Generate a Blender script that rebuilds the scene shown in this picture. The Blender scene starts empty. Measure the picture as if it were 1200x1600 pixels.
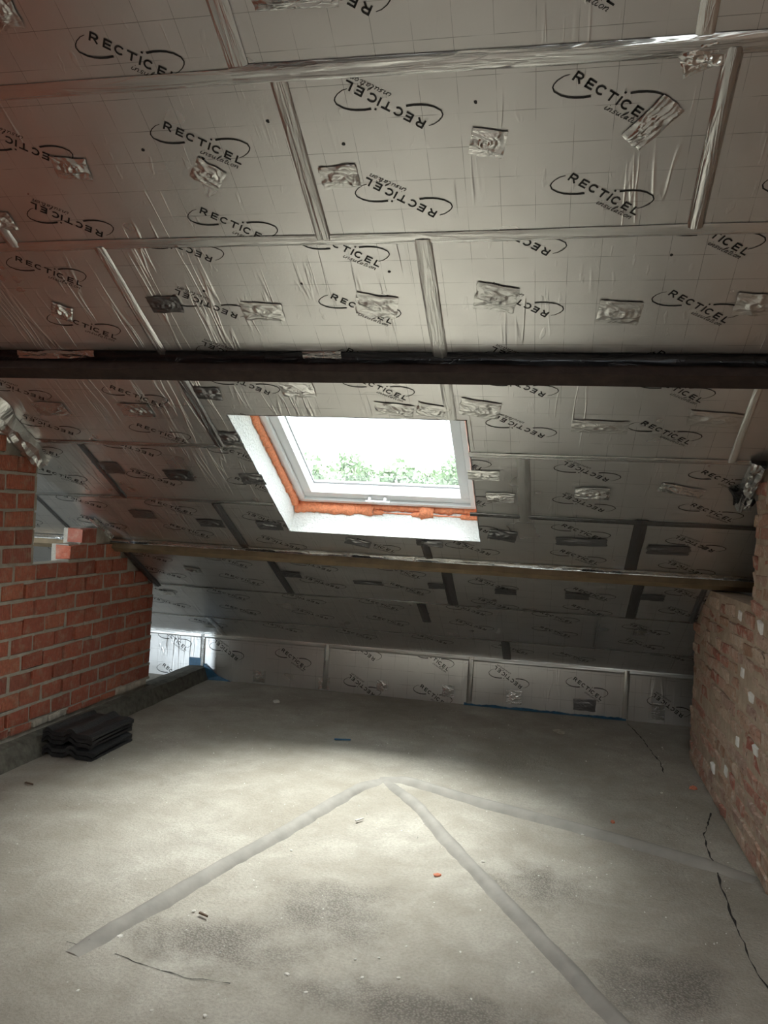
import bpy, bmesh, math, random
from mathutils import Vector, Matrix, noise
random.seed(7)
C = bpy.context.scene.collection
SC = bpy.context.scene
rad, sin, cos, pi = math.radians, math.sin, math.cos, math.pi

# ------------------------------------------------------------------ camera
EYE = 1.396
cam_d = bpy.data.cameras.new('camera'); cam = bpy.data.objects.new('camera', cam_d); C.objects.link(cam)
cam_d.sensor_fit = 'VERTICAL'; cam_d.sensor_height = 36.0; cam_d.lens = 1239.061 / 1600 * 36.0
cam_d.clip_start = 0.05; cam_d.clip_end = 400
yaw, pit, rol = 0.2123, 0.0033, 0.0498
fw = Vector((-sin(yaw)*cos(pit), cos(yaw)*cos(pit), sin(pit)))
r0 = Vector((cos(yaw), sin(yaw), 0)); u0 = r0.cross(fw)
rt = r0*cos(rol) + u0*sin(rol); up = u0*cos(rol) - r0*sin(rol)
cam.matrix_world = Matrix(((rt.x, up.x, -fw.x, 0), (rt.y, up.y, -fw.y, 0), (rt.z, up.z, -fw.z, EYE), (0, 0, 0, 1)))
SC.camera = cam

# ------------------------------------------------------------------ sky, sun, exposure
SC.view_settings.view_transform = 'Standard'; SC.view_settings.look = 'None'
SC.view_settings.exposure = 0.25; SC.view_settings.gamma = 1.0; SC.view_settings.use_curve_mapping = False
SC.cycles.use_denoising = True
SC.cycles.max_bounces = 10; SC.cycles.diffuse_bounces = 6; SC.cycles.glossy_bounces = 6; SC.cycles.transparent_max_bounces = 12
SC.cycles.sample_clamp_indirect = 6.0
SKY = 2.6          # overcast sky, brightness at the horizon
SUN_E = 33.0       # bright cloud around the veiled sun
SUN_DIR = Vector((0.03, 0.30, 0.95)).normalized()
SUN_ANGLE = 60
w = bpy.data.worlds.new('overcast_sky'); SC.world = w; w.use_nodes = True
nt = w.node_tree; nt.nodes.clear()
tc = nt.nodes.new('ShaderNodeTexCoord'); sx = nt.nodes.new('ShaderNodeSeparateXYZ'); nt.links.new(tc.outputs['Generated'], sx.inputs[0])
mr = nt.nodes.new('ShaderNodeMapRange'); nt.links.new(sx.outputs['Z'], mr.inputs[0])
mr.inputs[1].default_value = 0; mr.inputs[2].default_value = 1; mr.inputs[3].default_value = SKY; mr.inputs[4].default_value = SKY*2.6
bg = nt.nodes.new('ShaderNodeBackground'); bg.inputs[0].default_value = (0.93, 0.98, 1.0, 1); nt.links.new(mr.outputs[0], bg.inputs[1])
ow = nt.nodes.new('ShaderNodeOutputWorld'); nt.links.new(bg.outputs[0], ow.inputs[0])
def light(name, kind, loc, direction, energy, color=(1, 1, 1)):
    d = bpy.data.lights.new(name, kind); o = bpy.data.objects.new(name, d); C.objects.link(o)
    o.location = loc; o.rotation_euler = Vector(direction).to_track_quat('-Z', 'Y').to_euler()
    d.energy = energy; d.color = color
    return d, o
sd, so = light('veiled_sun', 'SUN', (0, 6, 12), -SUN_DIR, SUN_E, (1.0, 0.975, 0.93)); sd.angle = rad(SUN_ANGLE)
# daylight lamp in the neighbouring bay, the light that falls past the end of the left wall
LAMP = (-5.0, -2.2, 0.75)
ld, lo = light('work_lamp', 'AREA', LAMP, (0.29, 0.94, 0.02), 260, (0.80, 0.92, 1.0)); ld.shape = 'DISK'; ld.size = 0.45
# added fill lamp behind the camera, set at an invented rear window
FILL = 34
fd, fo = light('rear_fill', 'AREA', (0.1, -1.6, 3.66), (-0.10, 0.44, -0.89), FILL, (1.0, 0.98, 0.95)); fd.shape = 'RECTANGLE'; fd.size = 1.0; fd.size_y = 0.9; fd.spread = rad(84)

# ------------------------------------------------------------------ helpers
AL = 0.5148; ZR = 2.352 + EYE; CA, SA, TA = cos(AL), sin(AL), math.tan(AL)
RM = Matrix(((1, 0, 0, 0), (0, CA, SA, 0), (0, -SA, CA, ZR), (0, 0, 0, 1)))     # roof axes: u across, v down the slope, n outwards
def roofz(y): return ZR - y*TA
XL, XR, YK, YE = -2.75, 0.868, 5.981, 5.16

def link(name, me, mat=None, parent=None):
    o = bpy.data.objects.new(name, me); C.objects.link(o)
    if mat is not None and not me.materials: me.materials.append(mat)
    if parent is not None: o.parent = parent
    return o
def mesh(name, verts, faces, smooth=False):
    me = bpy.data.meshes.new(name); me.from_pydata([tuple(v) for v in verts], [], faces); me.update()
    if smooth: me.shade_smooth()
    return me
def from_bm(name, bm, smooth=False):
    me = bpy.data.meshes.new(name); bm.to_mesh(me); bm.free()
    if smooth: me.shade_smooth()
    return me
def box_v(x0, x1, y0, y1, z0, z1):
    return [(x0,y0,z0),(x1,y0,z0),(x1,y1,z0),(x0,y1,z0),(x0,y0,z1),(x1,y0,z1),(x1,y1,z1),(x0,y1,z1)]
BOXF = [(0,3,2,1),(4,5,6,7),(0,1,5,4),(1,2,6,5),(2,3,7,6),(3,0,4,7)]
class MB:
    def __init__(s): s.v = []; s.f = []
    def box(s, *b):
        n = len(s.v); s.v += box_v(*b); s.f += [tuple(i+n for i in f) for f in BOXF]; return s
    def add(s, v, f):
        n = len(s.v); s.v += list(v); s.f += [tuple(i+n for i in q) for q in f]
    def me(s, name, smooth=False): return mesh(name, s.v, s.f, smooth)
def bevel(me, wd, seg=1):
    bm = bmesh.new(); bm.from_mesh(me)
    bmesh.ops.bevel(bm, geom=bm.edges[:], offset=wd, segments=seg, affect='EDGES', profile=0.6)
    bm.to_mesh(me); bm.free(); return me
def prism_x(poly, x0, x1):
    n = len(poly); v = [(x0, y, z) for y, z in poly] + [(x1, y, z) for y, z in poly]
    f = [tuple(range(n-1, -1, -1)), tuple(range(n, 2*n))] + [(i, (i+1) % n, n+(i+1) % n, n+i) for i in range(n)]
    return v, f
def tag(o, label=None, cat=None, group=None, kind=None):
    if label: o['label'] = label
    if cat: o['category'] = cat
    if group: o['group'] = group
    if kind: o['kind'] = kind
    return o
def N3(x, y, z=0): return noise.noise(Vector((x, y, z)))

# ------------------------------------------------------------------ materials
class Mat:
    def __init__(s, name):
        s.m = bpy.data.materials.new(name); s.m.use_nodes = True; s.t = s.m.node_tree
        s.b = s.t.nodes['Principled BSDF']; s.co = s.t.nodes.new('ShaderNodeTexCoord')
    def n(s, kind, **kw):
        nd = s.t.nodes.new('ShaderNode'+kind)
        for k, v in kw.items(): setattr(nd, k, v)
        return nd
    def l(s, a, b): s.t.links.new(a, b)
    def map(s, scale=(1,1,1), src='Object', rot=(0,0,0)):
        m = s.n('Mapping'); s.l(s.co.outputs[src], m.inputs[0]); m.inputs['Scale'].default_value = scale; m.inputs['Rotation'].default_value = rot
        return m.outputs[0]
    def noise(s, vec, scale, detail=4, rough=.55, dist=0):
        q = s.n('TexNoise'); s.l(vec, q.inputs['Vector']); q.inputs['Scale'].default_value = scale
        q.inputs['Detail'].default_value = detail; q.inputs['Roughness'].default_value = rough; q.inputs['Distortion'].default_value = dist
        return q.outputs['Fac']
    def ramp(s, fac, stops):
        r = s.n('ValToRGB'); s.l(fac, r.inputs[0]); e = r.color_ramp.elements
        while len(e) < len(stops): e.new(.5)
        for i, (p, c) in enumerate(stops):
            e[i].position = p; e[i].color = (c, c, c, 1) if not isinstance(c, tuple) else (*c, 1)
        return r.outputs[0]
    def math(s, op, a, b=None, c=None):
        q = s.n('Math', operation=op)
        for i, x in enumerate((a, b, c)):
            if x is None: continue
            if isinstance(x, (int, float)): q.inputs[i].default_value = x
            else: s.l(x, q.inputs[i])
        return q.outputs[0]
    def mix(s, fac, a, b, mode='MIX'):
        q = s.n('Mix', data_type='RGBA', blend_type=mode)
        for sock, x in ((q.inputs[0], fac), (q.inputs[6], a), (q.inputs[7], b)):
            if isinstance(x, (int, float)): sock.default_value = x
            elif isinstance(x, tuple): sock.default_value = (*x, 1)
            else: s.l(x, sock)
        return q.outputs[2]
    def bump(s, h, strength=.3, dist=.01, prev=None):
        q = s.n('Bump'); s.l(h, q.inputs['Height']); q.inputs['Strength'].default_value = strength; q.inputs['Distance'].default_value = dist
        if prev: s.l(prev, q.inputs['Normal'])
        return q.outputs[0]
    def set(s, col=None, rough=None, metal=None, normal=None, **kw):
        for nm, x in (('Base Color', col), ('Roughness', rough), ('Metallic', metal), ('Normal', normal)):
            if x is None: continue
            if isinstance(x, (int, float)): s.b.inputs[nm].default_value = x
            elif isinstance(x, tuple): s.b.inputs[nm].default_value = (*x, 1)
            else: s.l(x, s.b.inputs[nm])
        for k, v in kw.items(): s.b.inputs[k.replace('_', ' ')].default_value = v
        return s.m
def plain(name, col, rough=.7, metal=0, bs=0, bscale=60, var=.15):
    m = Mat(name); v = m.map(); f = m.noise(v, bscale, 5)
    a = tuple(c*(1-var) for c in col); b = tuple(min(1, c*(1+var)) for c in col)
    c = m.ramp(f, [(.3, a), (.7, b)])
    nrm = m.bump(f, bs, .01) if bs else None
    return m.set(c, rough, metal, nrm)

def foil_mat():
    m = Mat('embossed_foil'); o = m.map()
    # printed 100 mm grid, broken in places
    sp = m.n('SeparateXYZ'); m.l(o, sp.inputs[0])
    lines = []
    for ax, wd in ((0, .010), (1, .012)):
        fr = m.math('FRACT', m.math('MULTIPLY', sp.outputs[ax], 9.6))
        lines.append(m.math('LESS_THAN', fr, wd*1.3))
    ln = m.math('MAXIMUM', lines[0], lines[1])
    br = m.ramp(m.noise(m.map((3, 3, 3)), 2.2, 2), [(.42, 0.1), (.56, 1.0)])
    ln = m.math('MULTIPLY', m.math('MULTIPLY', ln, br), .62)
    tone = m.ramp(m.noise(m.map((1.2, 1.2, 1.2)), 1.6, 3), [(.3, (.76, .75, .74)), (.7, (.87, .865, .86))])
    col = m.mix(ln, tone, (.10, .10, .105))
    # crinkles that run down the slope, with a fine pebble and a slow warp
    wv = m.n('TexNoise'); m.l(m.map((4, 4, 4)), wv.inputs['Vector']); wv.inputs['Scale'].default_value = 3; wv.inputs['Detail'].default_value = 3
    cr = m.noise(m.map((11, .75, 1)), 1.0, 2.5, .6, .35)
    ridge = m.ramp(m.math('ABSOLUTE', m.math('SUBTRACT', cr, .5)), [(0, 1.0), (.010, .5), (.024, 0)])
    side = m.n('MapRange'); m.l(sp.outputs[0], side.inputs[0]); side.inputs[1].default_value = -.6; side.inputs[2].default_value = -1.5; side.inputs[3].default_value = 0; side.inputs[4].default_value = .16
    low = m.n('MapRange'); m.l(sp.outputs[1], low.inputs[0]); low.inputs[1].default_value = 2.7; low.inputs[2].default_value = 3.2
    gn = m.math('ADD', m.noise(m.map((2.3, 1.2, 1)), 1.7, 2), m.math('MULTIPLY', side.outputs[0], low.outputs[0]))
    gate = m.ramp(gn, [(.55, 0), (.68, 1)])
    ridge = m.math('MULTIPLY', ridge, gate)
    cr2 = m.noise(m.map((30, 9, 1)), 1.0, 2, .5, .4)
    bl = m.ramp(cr2, [(.66, 0), (.72, 1)])
    n1 = m.bump(m.noise(m.map((1, .7, 1)), 7, 2), .05, .02)
    n2 = m.bump(m.noise(o, 75, 2), .045, .006, n1)
    n3 = m.bump(ridge, .34, .006, n2)
    n4 = m.bump(bl, .16, .004, n3)
    rg = m.ramp(m.noise(m.map((2, 2, 2)), 2, 2), [(.3, .27), (.7, .36)])
    return m.set(col, rg, .93, n4)
def tape_mat(name, col, rough=.2, st=.35, scale=(9, 20, 9)):
    m = Mat(name)
    h = m.noise(m.map(scale), 1.2, 3, .55, .8)
    h2 = m.ramp(m.math('ABSOLUTE', m.math('SUBTRACT', h, .5)), [(0, 1.0), (.04, .3), (.10, 0)])
    oi = m.n('ObjectInfo'); sh = m.math('MULTIPLY_ADD', oi.outputs['Random'], .35, .75)
    c = m.mix(1.0, col, (1, 1, 1), 'MULTIPLY')
    q = m.n('Mix', data_type='RGBA', blend_type='MULTIPLY'); q.inputs[0].default_value = 1; q.inputs[6].default_value = (*col, 1)
    cc = m.n('CombineXYZ'); [m.l(sh, cc.inputs[i]) for i in range(3)]; m.l(cc.outputs[0], q.inputs[7])
    return m.set(q.outputs[2], rough, .95, m.bump(h2, st, .004))
def concrete_mat():
    m = Mat('dusty_concrete'); o = m.map()
    big = m.noise(m.map((.9, .9, .9)), 1.3, 5, .6, .3); mid = m.noise(o, 5, 6, .65, .4); fine = m.noise(o, 90, 4, .7)
    c = m.ramp(big, [(.30, (.235, .21, .172)), (.5, (.36, .335, .29)), (.68, (.46, .44, .395))])
    c = m.mix(m.ramp(mid, [(.34, .55), (.66, 0.0)]), c, (.22, .196, .16))
    c = m.mix(m.ramp(fine, [(.35, .35), (.6, 0)]), c, (.15, .14, .12))
    # areas where the screed has come off and the aggregate shows
    ag = None
    for (x, y, rx, ry) in ((-.70, 2.70, .20, .22), (-1.0, 2.40, .30, .14), (.02, 3.12, .22, .16), (-.35, 2.25, .4, .10), (.40, 2.55, .20, .24)):
        mp = m.n('Mapping', vector_type='POINT'); m.l(m.co.outputs['Object'], mp.inputs[0])
        mp.inputs['Location'].default_value = (-x/rx, -y/ry, 0); mp.inputs['Scale'].default_value = (1/rx, 1/ry, 0)
        ln = m.n('VectorMath', operation='LENGTH'); m.l(mp.outputs[0], ln.inputs[0])
        d = m.math('SUBTRACT', 1.25, m.math('ADD', ln.outputs['Value'], m.math('MULTIPLY', m.math('SUBTRACT', mid, .5), 2.2)))
        d = m.math('MINIMUM', m.math('MAXIMUM', m.math('MULTIPLY', d, 1.1), 0), 1)
        ag = d if ag is None else m.math('MAXIMUM', ag, d)
    vo = m.n('TexVoronoi'); m.l(o, vo.inputs['Vector']); vo.inputs['Scale'].default_value = 140
    grit = m.ramp(vo.outputs['Distance'], [(.15, (.30, .275, .235)), (.65, (.11, .10, .085))])
    c = m.mix(m.math('MULTIPLY', ag, .72), c, grit)
    # pale plaster specks
    v2 = m.n('TexVoronoi'); m.l(o, v2.inputs['Vector']); v2.inputs['Scale'].default_value = 22
    spk = m.math('MULTIPLY', m.ramp(v2.outputs['Distance'], [(.05, 1), (.085, 0)]), m.ramp(m.noise(o, 2.4, 2), [(.5, 0), (.6, .9)]))
    c = m.mix(spk, c, (.72, .71, .67))
    h = m.math('ADD', m.math('MULTIPLY', mid, .6), m.math('MULTIPLY', fine, .25))
    n1 = m.bump(h, .8, .03)
    gb = m.math('MULTIPLY', m.math('SUBTRACT', 1, vo.outputs['Distance']), ag)
    return m.set(c, .88, 0, m.bump(gb, .6, .008, n1))
def mortar_mat(name, c1, c2):
    m = Mat(name); o = m.map(); f = m.noise(o, 14, 6, .65); g = m.noise(o, 90, 3)
    c = m.ramp(f, [(.3, c1), (.7, c2)])
    return m.set(c, .95, 0, m.bump(m.math('ADD', f, m.math('MULTIPLY', g, .4)), .7, .012))
def brick_mat(name, cols, smear, smear_amt, groove=True):
    m = Mat(name); o = m.map(); oi = m.n('ObjectInfo'); off = m.n('VectorMath', operation='ADD')
    m.l(m.co.outputs['Object'], off.inputs[0]); m.l(oi.outputs['Location'], off.inputs[1]); p = off.outputs[0]
    base = m.ramp(oi.outputs['Random'], [(i/(len(cols)-1), c) for i, c in enumerate(cols)])
    f = m.noise(p, 16, 5, .65); g = m.noise(p, 70, 4, .6)
    base = m.mix(m.ramp(g, [(.3, .45), (.65, 0)]), base, tuple(x*.45 for x in cols[0]))
    sm = m.ramp(f, [(.5-.0, 0), (.5+.16, smear_amt)])
    c = m.mix(sm, base, smear)
    if not groove: c = m.mix(m.ramp(m.noise(p, 30, 3, .7, .6), [(.30, .75), (.40, 0)]), c, (.07, .05, .04))
    n1 = m.bump(m.math('ADD', f, g), .5 if groove else .9, .006)
    if groove:
        sp = m.n('SeparateXYZ'); m.l(p, sp.inputs[0])
        wv = m.math('SINE', m.math('MULTIPLY', sp.outputs[1], 560.0))
        c = m.mix(m.ramp(wv, [(.0, .14), (.5, 0)]), c, (.46, .34, .27))
        n1 = m.bump(wv, .6, .005, n1)
    return m.set(c, .9, 0, n1)

M = {}
M['foil'] = foil_mat()
M['tape'] = tape_mat('silver_tape', (.82, .82, .81), .22, .30)
M['tape_pale'] = tape_mat('pale_foil_tape', (.92, .92, .90), .30, .28)
M['tape_dark'] = tape_mat('dark_foil_tape', (.30, .30, .31), .28, .22)
for k_, c_, r_ in (('tape', (.80, .80, .79), .22), ('tape_pale', (.90, .90, .88), .34), ('tape_dark', (.30, .30, .31), .26)):
    M[k_+'_u'] = tape_mat(k_+'_lengthwise', c_, r_, .30, (2.2, 40, 9)); M[k_+'_v'] = tape_mat(k_+'_downslope', c_, r_, .30, (40, 2.2, 9))
M['tape_black_reflect'] = tape_mat('black_tape_dark_reflection', (.06, .06, .065), .3, .4)  # black sheeting; on the beam, dark reflections painted into the foil colour
M['ink'] = plain('black_ink', (.014, .014, .015), .45)
M['concrete'] = concrete_mat()
M['ridge'] = plain('smooth_cement', (.225, .212, .192), .85, 0, .35, 9, .16)
M['curb'] = plain('dirty_concrete', (.105, .10, .082), .9, 0, .5, 25, .4)
M['crack'] = plain('crack_shadow_grit', (.02, .018, .016), 1.0)
M['mortar_left'] = mortar_mat('grey_mortar', (.30, .27, .22), (.44, .41, .35))
M['mortar_right'] = mortar_mat('buff_mortar', (.34, .26, .19), (.50, .41, .32))
M['brick_left'] = brick_mat('red_grooved_brick', [(.36, .085, .05), (.47, .125, .068), (.41, .10, .056), (.54, .17, .09), (.29, .075, .05)], (.42, .33, .25), .42)
M['brick_right'] = brick_mat('old_smeared_brick', [(.36, .21, .14), (.48, .34, .25), (.38, .12, .09), (.58, .45, .35), (.38, .25, .21), (.52, .38, .29)], (.54, .46, .38), .85, False)
M['brick_white'] = plain('whitewashed_brick', (.80, .80, .78), .8, 0, .4, 40, .1)
M['block_grey'] = plain('grey_broken_brick', (.42, .38, .32), .9, 0, .5, 30, .3)
M['plaster'] = plain('rough_white_plaster', (.86, .87, .86), .9, 0, .9, 75, .06)
M['pvc'] = plain('white_window_frame', (.84, .86, .88), .35, 0, 0, 5, .01)
M['gasket'] = plain('black_gasket', (.05, .05, .055), .6)
M['alu'] = plain('brushed_handle', (.72, .72, .72), .3, .9)
M['foam'] = plain('orange_foam', (.88, .30, .15), .85, 0, .7, 90, .2)
M['timber_dark'] = plain('dark_brown_timber', (.036, .022, .018), .75, 0, .4, 20, .35)
M['timber_pale'] = plain('raw_pine', (.20, .145, .085), .75, 0, .3, 12, .2)
M['tile'] = plain('black_concrete_tile', (.021, .0215, .023), .5, 0, .35, 70, .3)
M['chip'] = plain('white_plaster_chip', (.62, .61, .57), .9, 0, .4, 40, .1)
M['chip_dark'] = plain('dark_grit', (.06, .05, .045), .9)
M['chip_red'] = plain('red_brick_crumb', (.48, .17, .10), .9, 0, .4, 40)
M['blue'] = plain('blue_membrane', (.02, .09, .17), .45, 0, .3, 30, .25)
M['wood_sliver'] = plain('brown_sliver', (.10, .065, .04), .8)
M['deck'] = plain('roof_deck', (.25, .24, .23), .8)
M['leaf'] = plain('green_foliage', (.28, .35, .25), .7, 0, 0, 3, .35)
M['bark'] = plain('bark', (.12, .10, .08), .9)
M['grass'] = plain('outside_grass', (.08, .12, .05), .95)
g = Mat('window_glass'); t = g.t
tr = g.n('BsdfTransparent'); tr.inputs[0].default_value = (.95, .98, .97, 1)
gl = g.n('BsdfGlossy'); gl.inputs['Roughness'].default_value = .02
mx = g.n('MixShader'); mx.inputs[0].default_value = .05; g.l(tr.outputs[0], mx.inputs[1]); g.l(gl.outputs[0], mx.inputs[2])
g.l(mx.outputs[0], t.nodes['Material Output'].inputs[0]); M['glass'] = g.m

# ------------------------------------------------------------------ floor
XA, XB, YA, YB = -6.6, 2.4, -7.3, 6.1
def axis(a, f0, f1, b, step, cstep):
    xs = []; x = a
    while x < f0 - .01: xs.append(x); x += cstep
    x = f0
    while x < f1: xs.append(x); x += step
    x = f1
    while x < b: xs.append(x); x += cstep
    return xs + [b]
xs = axis(XA, -2.9, 1.0, XB, .022, .5); ys = axis(YA, 1.9, 6.0, YB, .022, .5)
def floor_h(x, y):
    if not (-2.9 <= x <= 1.0 and 1.9 <= y <= 6.0): return 0.0
    h = .0035*N3(x*3, y*3, .3) + .0022*N3(x*13, y*13, 1.7)
    return min(h, .0015) - .0015
fv = [(x, y, floor_h(x, y)) for y in ys for x in xs]; nx = len(xs)
ff = [(j*nx+i, j*nx+i+1, (j+1)*nx+i+1, (j+1)*nx+i) for j in range(len(ys)-1) for i in range(nx-1)]
floor = tag(link('floor', mesh('floor', fv, ff, True), M['concrete']), 'dusty grey concrete attic floor with three smooth cement ridges', kind='structure')

def ridge(pts, wd, hh, seed):
    P = []
    for a, b in zip(pts[:-1], pts[1:]):
        n = max(2, int((Vector(b)-Vector(a)).length/.04))
        P += [Vector(a).lerp(Vector(b), i/n) for i in range(n)]
    P.append(Vector(pts[-1]))
    V = []; F = []; K = 9
    for i, p in enumerate(P):
        d = (P[min(i+2, len(P)-1)] - P[max(i-2, 0)]).normalized(); nrm = Vector((-d.y, d.x))
        ww = wd*(.5 + .10*N3(i*.23, seed)); e = min(1, min(i, len(P)-1-i)/4 + .1)
        for k in range(K):
            s = -1 + 2*k/(K-1)
            q = p + nrm*(s*ww*(1+(.22*N3(i*.5, seed, s*2)+.16*N3(i*1.3, seed, s*3))*abs(s)))
            z = -.006 + (hh*e+.006)*(1-abs(s)**2.0) + .0014*N3(i*.3, k*.6, seed)
            V.append((q.x, q.y, z))
    for i in range(len(P)-1):
        for k in range(K-1):
            F.append((i*K+k, i*K+k+1, (i+1)*K+k+1, (i+1)*K+k))
    o = link('cement_ridge', mesh('cement_ridge', V, F, True), M['ridge'], floor)
    return o
ridge([(-.82, 4.10), (-.90, 3.95), (-.975, 3.70), (-1.10, 3.22), (-1.225, 2.80), (-1.36, 2.29), (-1.385, 2.20)], .090, .023, 1)
ridge([(-.80, 4.09), (-.66, 3.90), (-.56, 3.765), (-.36, 3.38), (-.037, 2.83), (.172, 2.46), (.30, 2.24), (.45, 2.0)], .078, .022, 2)
ridge([(-.84, 4.12), (-.71, 4.125), (-.29, 3.935), (.302, 3.71), (.68, 3.545), (.86, 3.46)], .10, .026, 3)

def crack(pts, wd, seed):
    V = []; F = []; i = 0
    P = []
    for a, b in zip(pts[:-1], pts[1:]):
        n = max(2, int((Vector(b)-Vector(a)).length/.025)); P += [Vector(a).lerp(Vector(b), k/n) for k in range(n)]
    for i, p in enumerate(P):
        d = (P[min(i+1, len(P)-1)] - P[max(i-1, 0)]).normalized(); nr = Vector((-d.y, d.x))
        q = p + nr*.010*N3(i*.45, seed); h = wd*max(.16, .5+.9*N3(i*.7, seed+5))*.42
        for s in (-1, 1): V.append((*(q+nr*s*h), .0012))
    for k in range(len(P)-1): F.append((2*k, 2*k+1, 2*k+3, 2*k+2))
    link('floor_crack', mesh('floor_crack', V, F), M['crack'], floor)
crack([(.567, 5.93), (.627, 5.574), (.681, 5.01), (.678, 4.76)], .013, 1.3)
crack([(.823, 4.20), (.738, 3.885), (.719, 3.63), (.716, 3.41), (.694, 3.02), (.695, 2.79), (.709, 2.65), (.70, 2.3)], .012, 2.6)
crack([(-1.262, 2.239), (-1.135, 2.206), (-.979, 2.185), (-.835, 2.202)], .006, 4.1)
crack([(-1.44, 2.25), (-1.34, 2.235)], .006, 5.2)

# ------------------------------------------------------------------ ceiling: insulated roof slope
OPEN = (-1.50, -.39, 3.914, 5.03)          # roof window opening u0 u1 v0 v1
def cells(u0, u1, v0, v1, hole=OPEN):
    us = sorted({u0, u1, *[u for u in hole[:2] if u0 < u < u1]}); vs = sorted({v0, v1, *[v for v in hole[2:] if v0 < v < v1]})
    for a, b in zip(us[:-1], us[1:]):
        for c, d in zip(vs[:-1], vs[1:]):
            if hole[0] < (a+b)/2 < hole[1] and hole[2] < (c+d)/2 < hole[3]: continue
            yield a, b, c, d
def merged_boxes(cs, n0, n1, name, bev=0):
    bm = bmesh.new()
    for a, b, c, d in cs:
        vs = [bm.verts.new(q) for q in box_v(a, b, c, d, n0, n1)]
        for f in BOXF: bm.faces.new([vs[i] for i in f])
    bmesh.ops.remove_doubles(bm, verts=bm.verts[:], dist=1e-5)
    return from_bm(name, bm)
VTOP = -0.8/CA
ceiling = link('ceiling', merged_boxes(list(cells(XA, XB, VTOP, 7.02)), .10, .20, 'ceiling'), M['deck'])
ceiling.matrix_world = RM
tag(ceiling, 'sloping attic ceiling of foil-faced insulation boards with printed lettering', kind='structure')
R_ = [1.775, 2.35, 2.925, 3.53, 4.175, 4.73, 5.27, 5.93, 6.50, 6.872]
SE = {0: [-2.09, -.905, .292, 1.47], 1: [-1.985, -.805, .375, 1.55], 2: [-2.815, -1.64, -.465, .715, 1.89], 3: [-2.80, -1.617, -.46, .723, 1.9],
      4: [-2.40, -1.27, -.155, 1.02], 5: [-3.0, -1.85, -.712, .42, 1.6], 6: [-2.9, -1.735, -.62, .487, 1.66], 7: [-1.95, -.84, .30, 1.45], 8: [-2.55, -1.5, -.3, .85]}
UA, UB = -4.3, 1.95
LOGO = {0: ([2.27, 1.98], {-1.207: 0}), 1: None}
cols = {  # row: list of (u, flipped, [v ...])
 0: [(-1.80, 1, [2.27, 1.98]), (-1.207, 0, [2.27, 1.98]), (-.607, 1, [2.152, 1.86]), (-.025, 0, [2.16, 1.87]), (.57, 1, [2.16, 1.87])],
 1: [(-2.28, 0, [2.53, 2.83]), (-1.695, 1, [2.532, 2.819]), (-1.102, 0, [2.541, 2.848]), (-.508, 1, [2.470, 2.778]), (.09, 0, [2.472, 2.776]), (.68, 1, [2.52, 2.80])],
 2: [(-2.5, 1, [3.03, 3.33]), (-1.915, 0, [3.033, 3.327]), (-1.328, 1, [2.942, 3.225, 3.508]), (-.737, 0, [2.962, 3.240, 3.529]), (-.155, 1, [2.943, 3.224, 3.534]), (.434, 0, [2.941, 3.239, 3.534]), (1.02, 1, [2.95, 3.24])],
 3: [(-3.07, 0, [3.77, 4.05]), (-2.487, 1, [3.766, 4.048]), (-1.90, 0, [3.784, 4.071]), (-1.335, 1, [3.694, 4.00]), (-.745, 0, [3.698, 3.99]), (-.16, 1, [3.676, 3.960]), (.427, 0, [3.678, 3.961]), (1.02, 1, [3.7, 3.98])],
 4: [(-3.28, 1, [4.24, 4.51]), (-2.695, 0, [4.239, 4.511]), (-2.12, 1, [4.219, 4.503]), (-1.548, 0, [4.232, 4.524]), (-.45, 0, [4.223, 4.548]), (.135, 1, [4.292, 4.571]), (.72, 0, [4.308, 4.590])],
 5: [(-3.3, 0, [4.80, 5.06]), (-2.716, 1, [4.796, 5.056]), (-2.151, 0, [4.804, 5.083]), (-1.59, 1, [4.910, 5.188]), (-1.01, 0, [4.86, 5.135]), (-.443, 1, [4.849, 5.112]), (.135, 0, [4.848, 5.131]), (.708, 1, [4.927, 5.208])],
 6: [(-3.17, 0, [5.488, 5.738]), (-2.59, 1, [5.488, 5.736]), (-2.03, 0, [5.478, 5.742]), (-1.457, 1, [5.470, 5.725]), (-.90, 0, [5.464, 5.712]), (-.346, 1, [5.577, 5.866]), (.226, 0, [5.603, 5.851]), (.787, 1, [5.544, 5.806])],
 7: [(-2.774, 1, [6.02, 6.276]), (-2.222, 0, [6.024, 6.292]), (-1.66, 1, [6.01, 6.28]), (-1.112, 0, [6.002, 6.28]), (-.52, 1, [5.992, 6.253]), (.036, 0, [5.998, 6.243]), (.602, 1, [6.098, 6.359])],
 8: [(-2.6, 0, [6.626]), (-1.979, 1, [6.602]), (-1.4, 0, [6.60]), (-.826, 1, [6.584]), (-.25, 0, [6.64]), (.181, 0, [6.695]), (.812, 1, [6.526])],
}
# --- the printed mark: slanted capitals in an open ellipse, with a handwritten word beneath (millimetres; x right, y down)
def stroke(mb, pts, wd, closed=False):
    n = len(pts); ws = wd if isinstance(wd, list) else [wd]*n
    L, Rr = [], []
    for i, p in enumerate(pts):
        a = Vector(pts[i-1]) if i else Vector(p); b = Vector(pts[i+1]) if i < n-1 else Vector(p); p = Vector(p)
        d1 = (p-a).normalized() if i else (b-p).normalized(); d2 = (b-p).normalized() if i < n-1 else d1
        n1 = Vector((-d1.y, d1.x)); n2 = Vector((-d2.y, d2.x)); mm = (n1+n2)
        if mm.length < .3: mm = n1
        mm.normalize(); k = ws[i]/2/max(.55, mm.dot(n1))
        L.append(p+mm*k); Rr.append(p-mm*k)
    mb.add([(*q, 0) for q in L] + [(*q, 0) for q in Rr], [(i, n+i, n+i+1, i+1) for i in range(n-1)])
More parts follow.
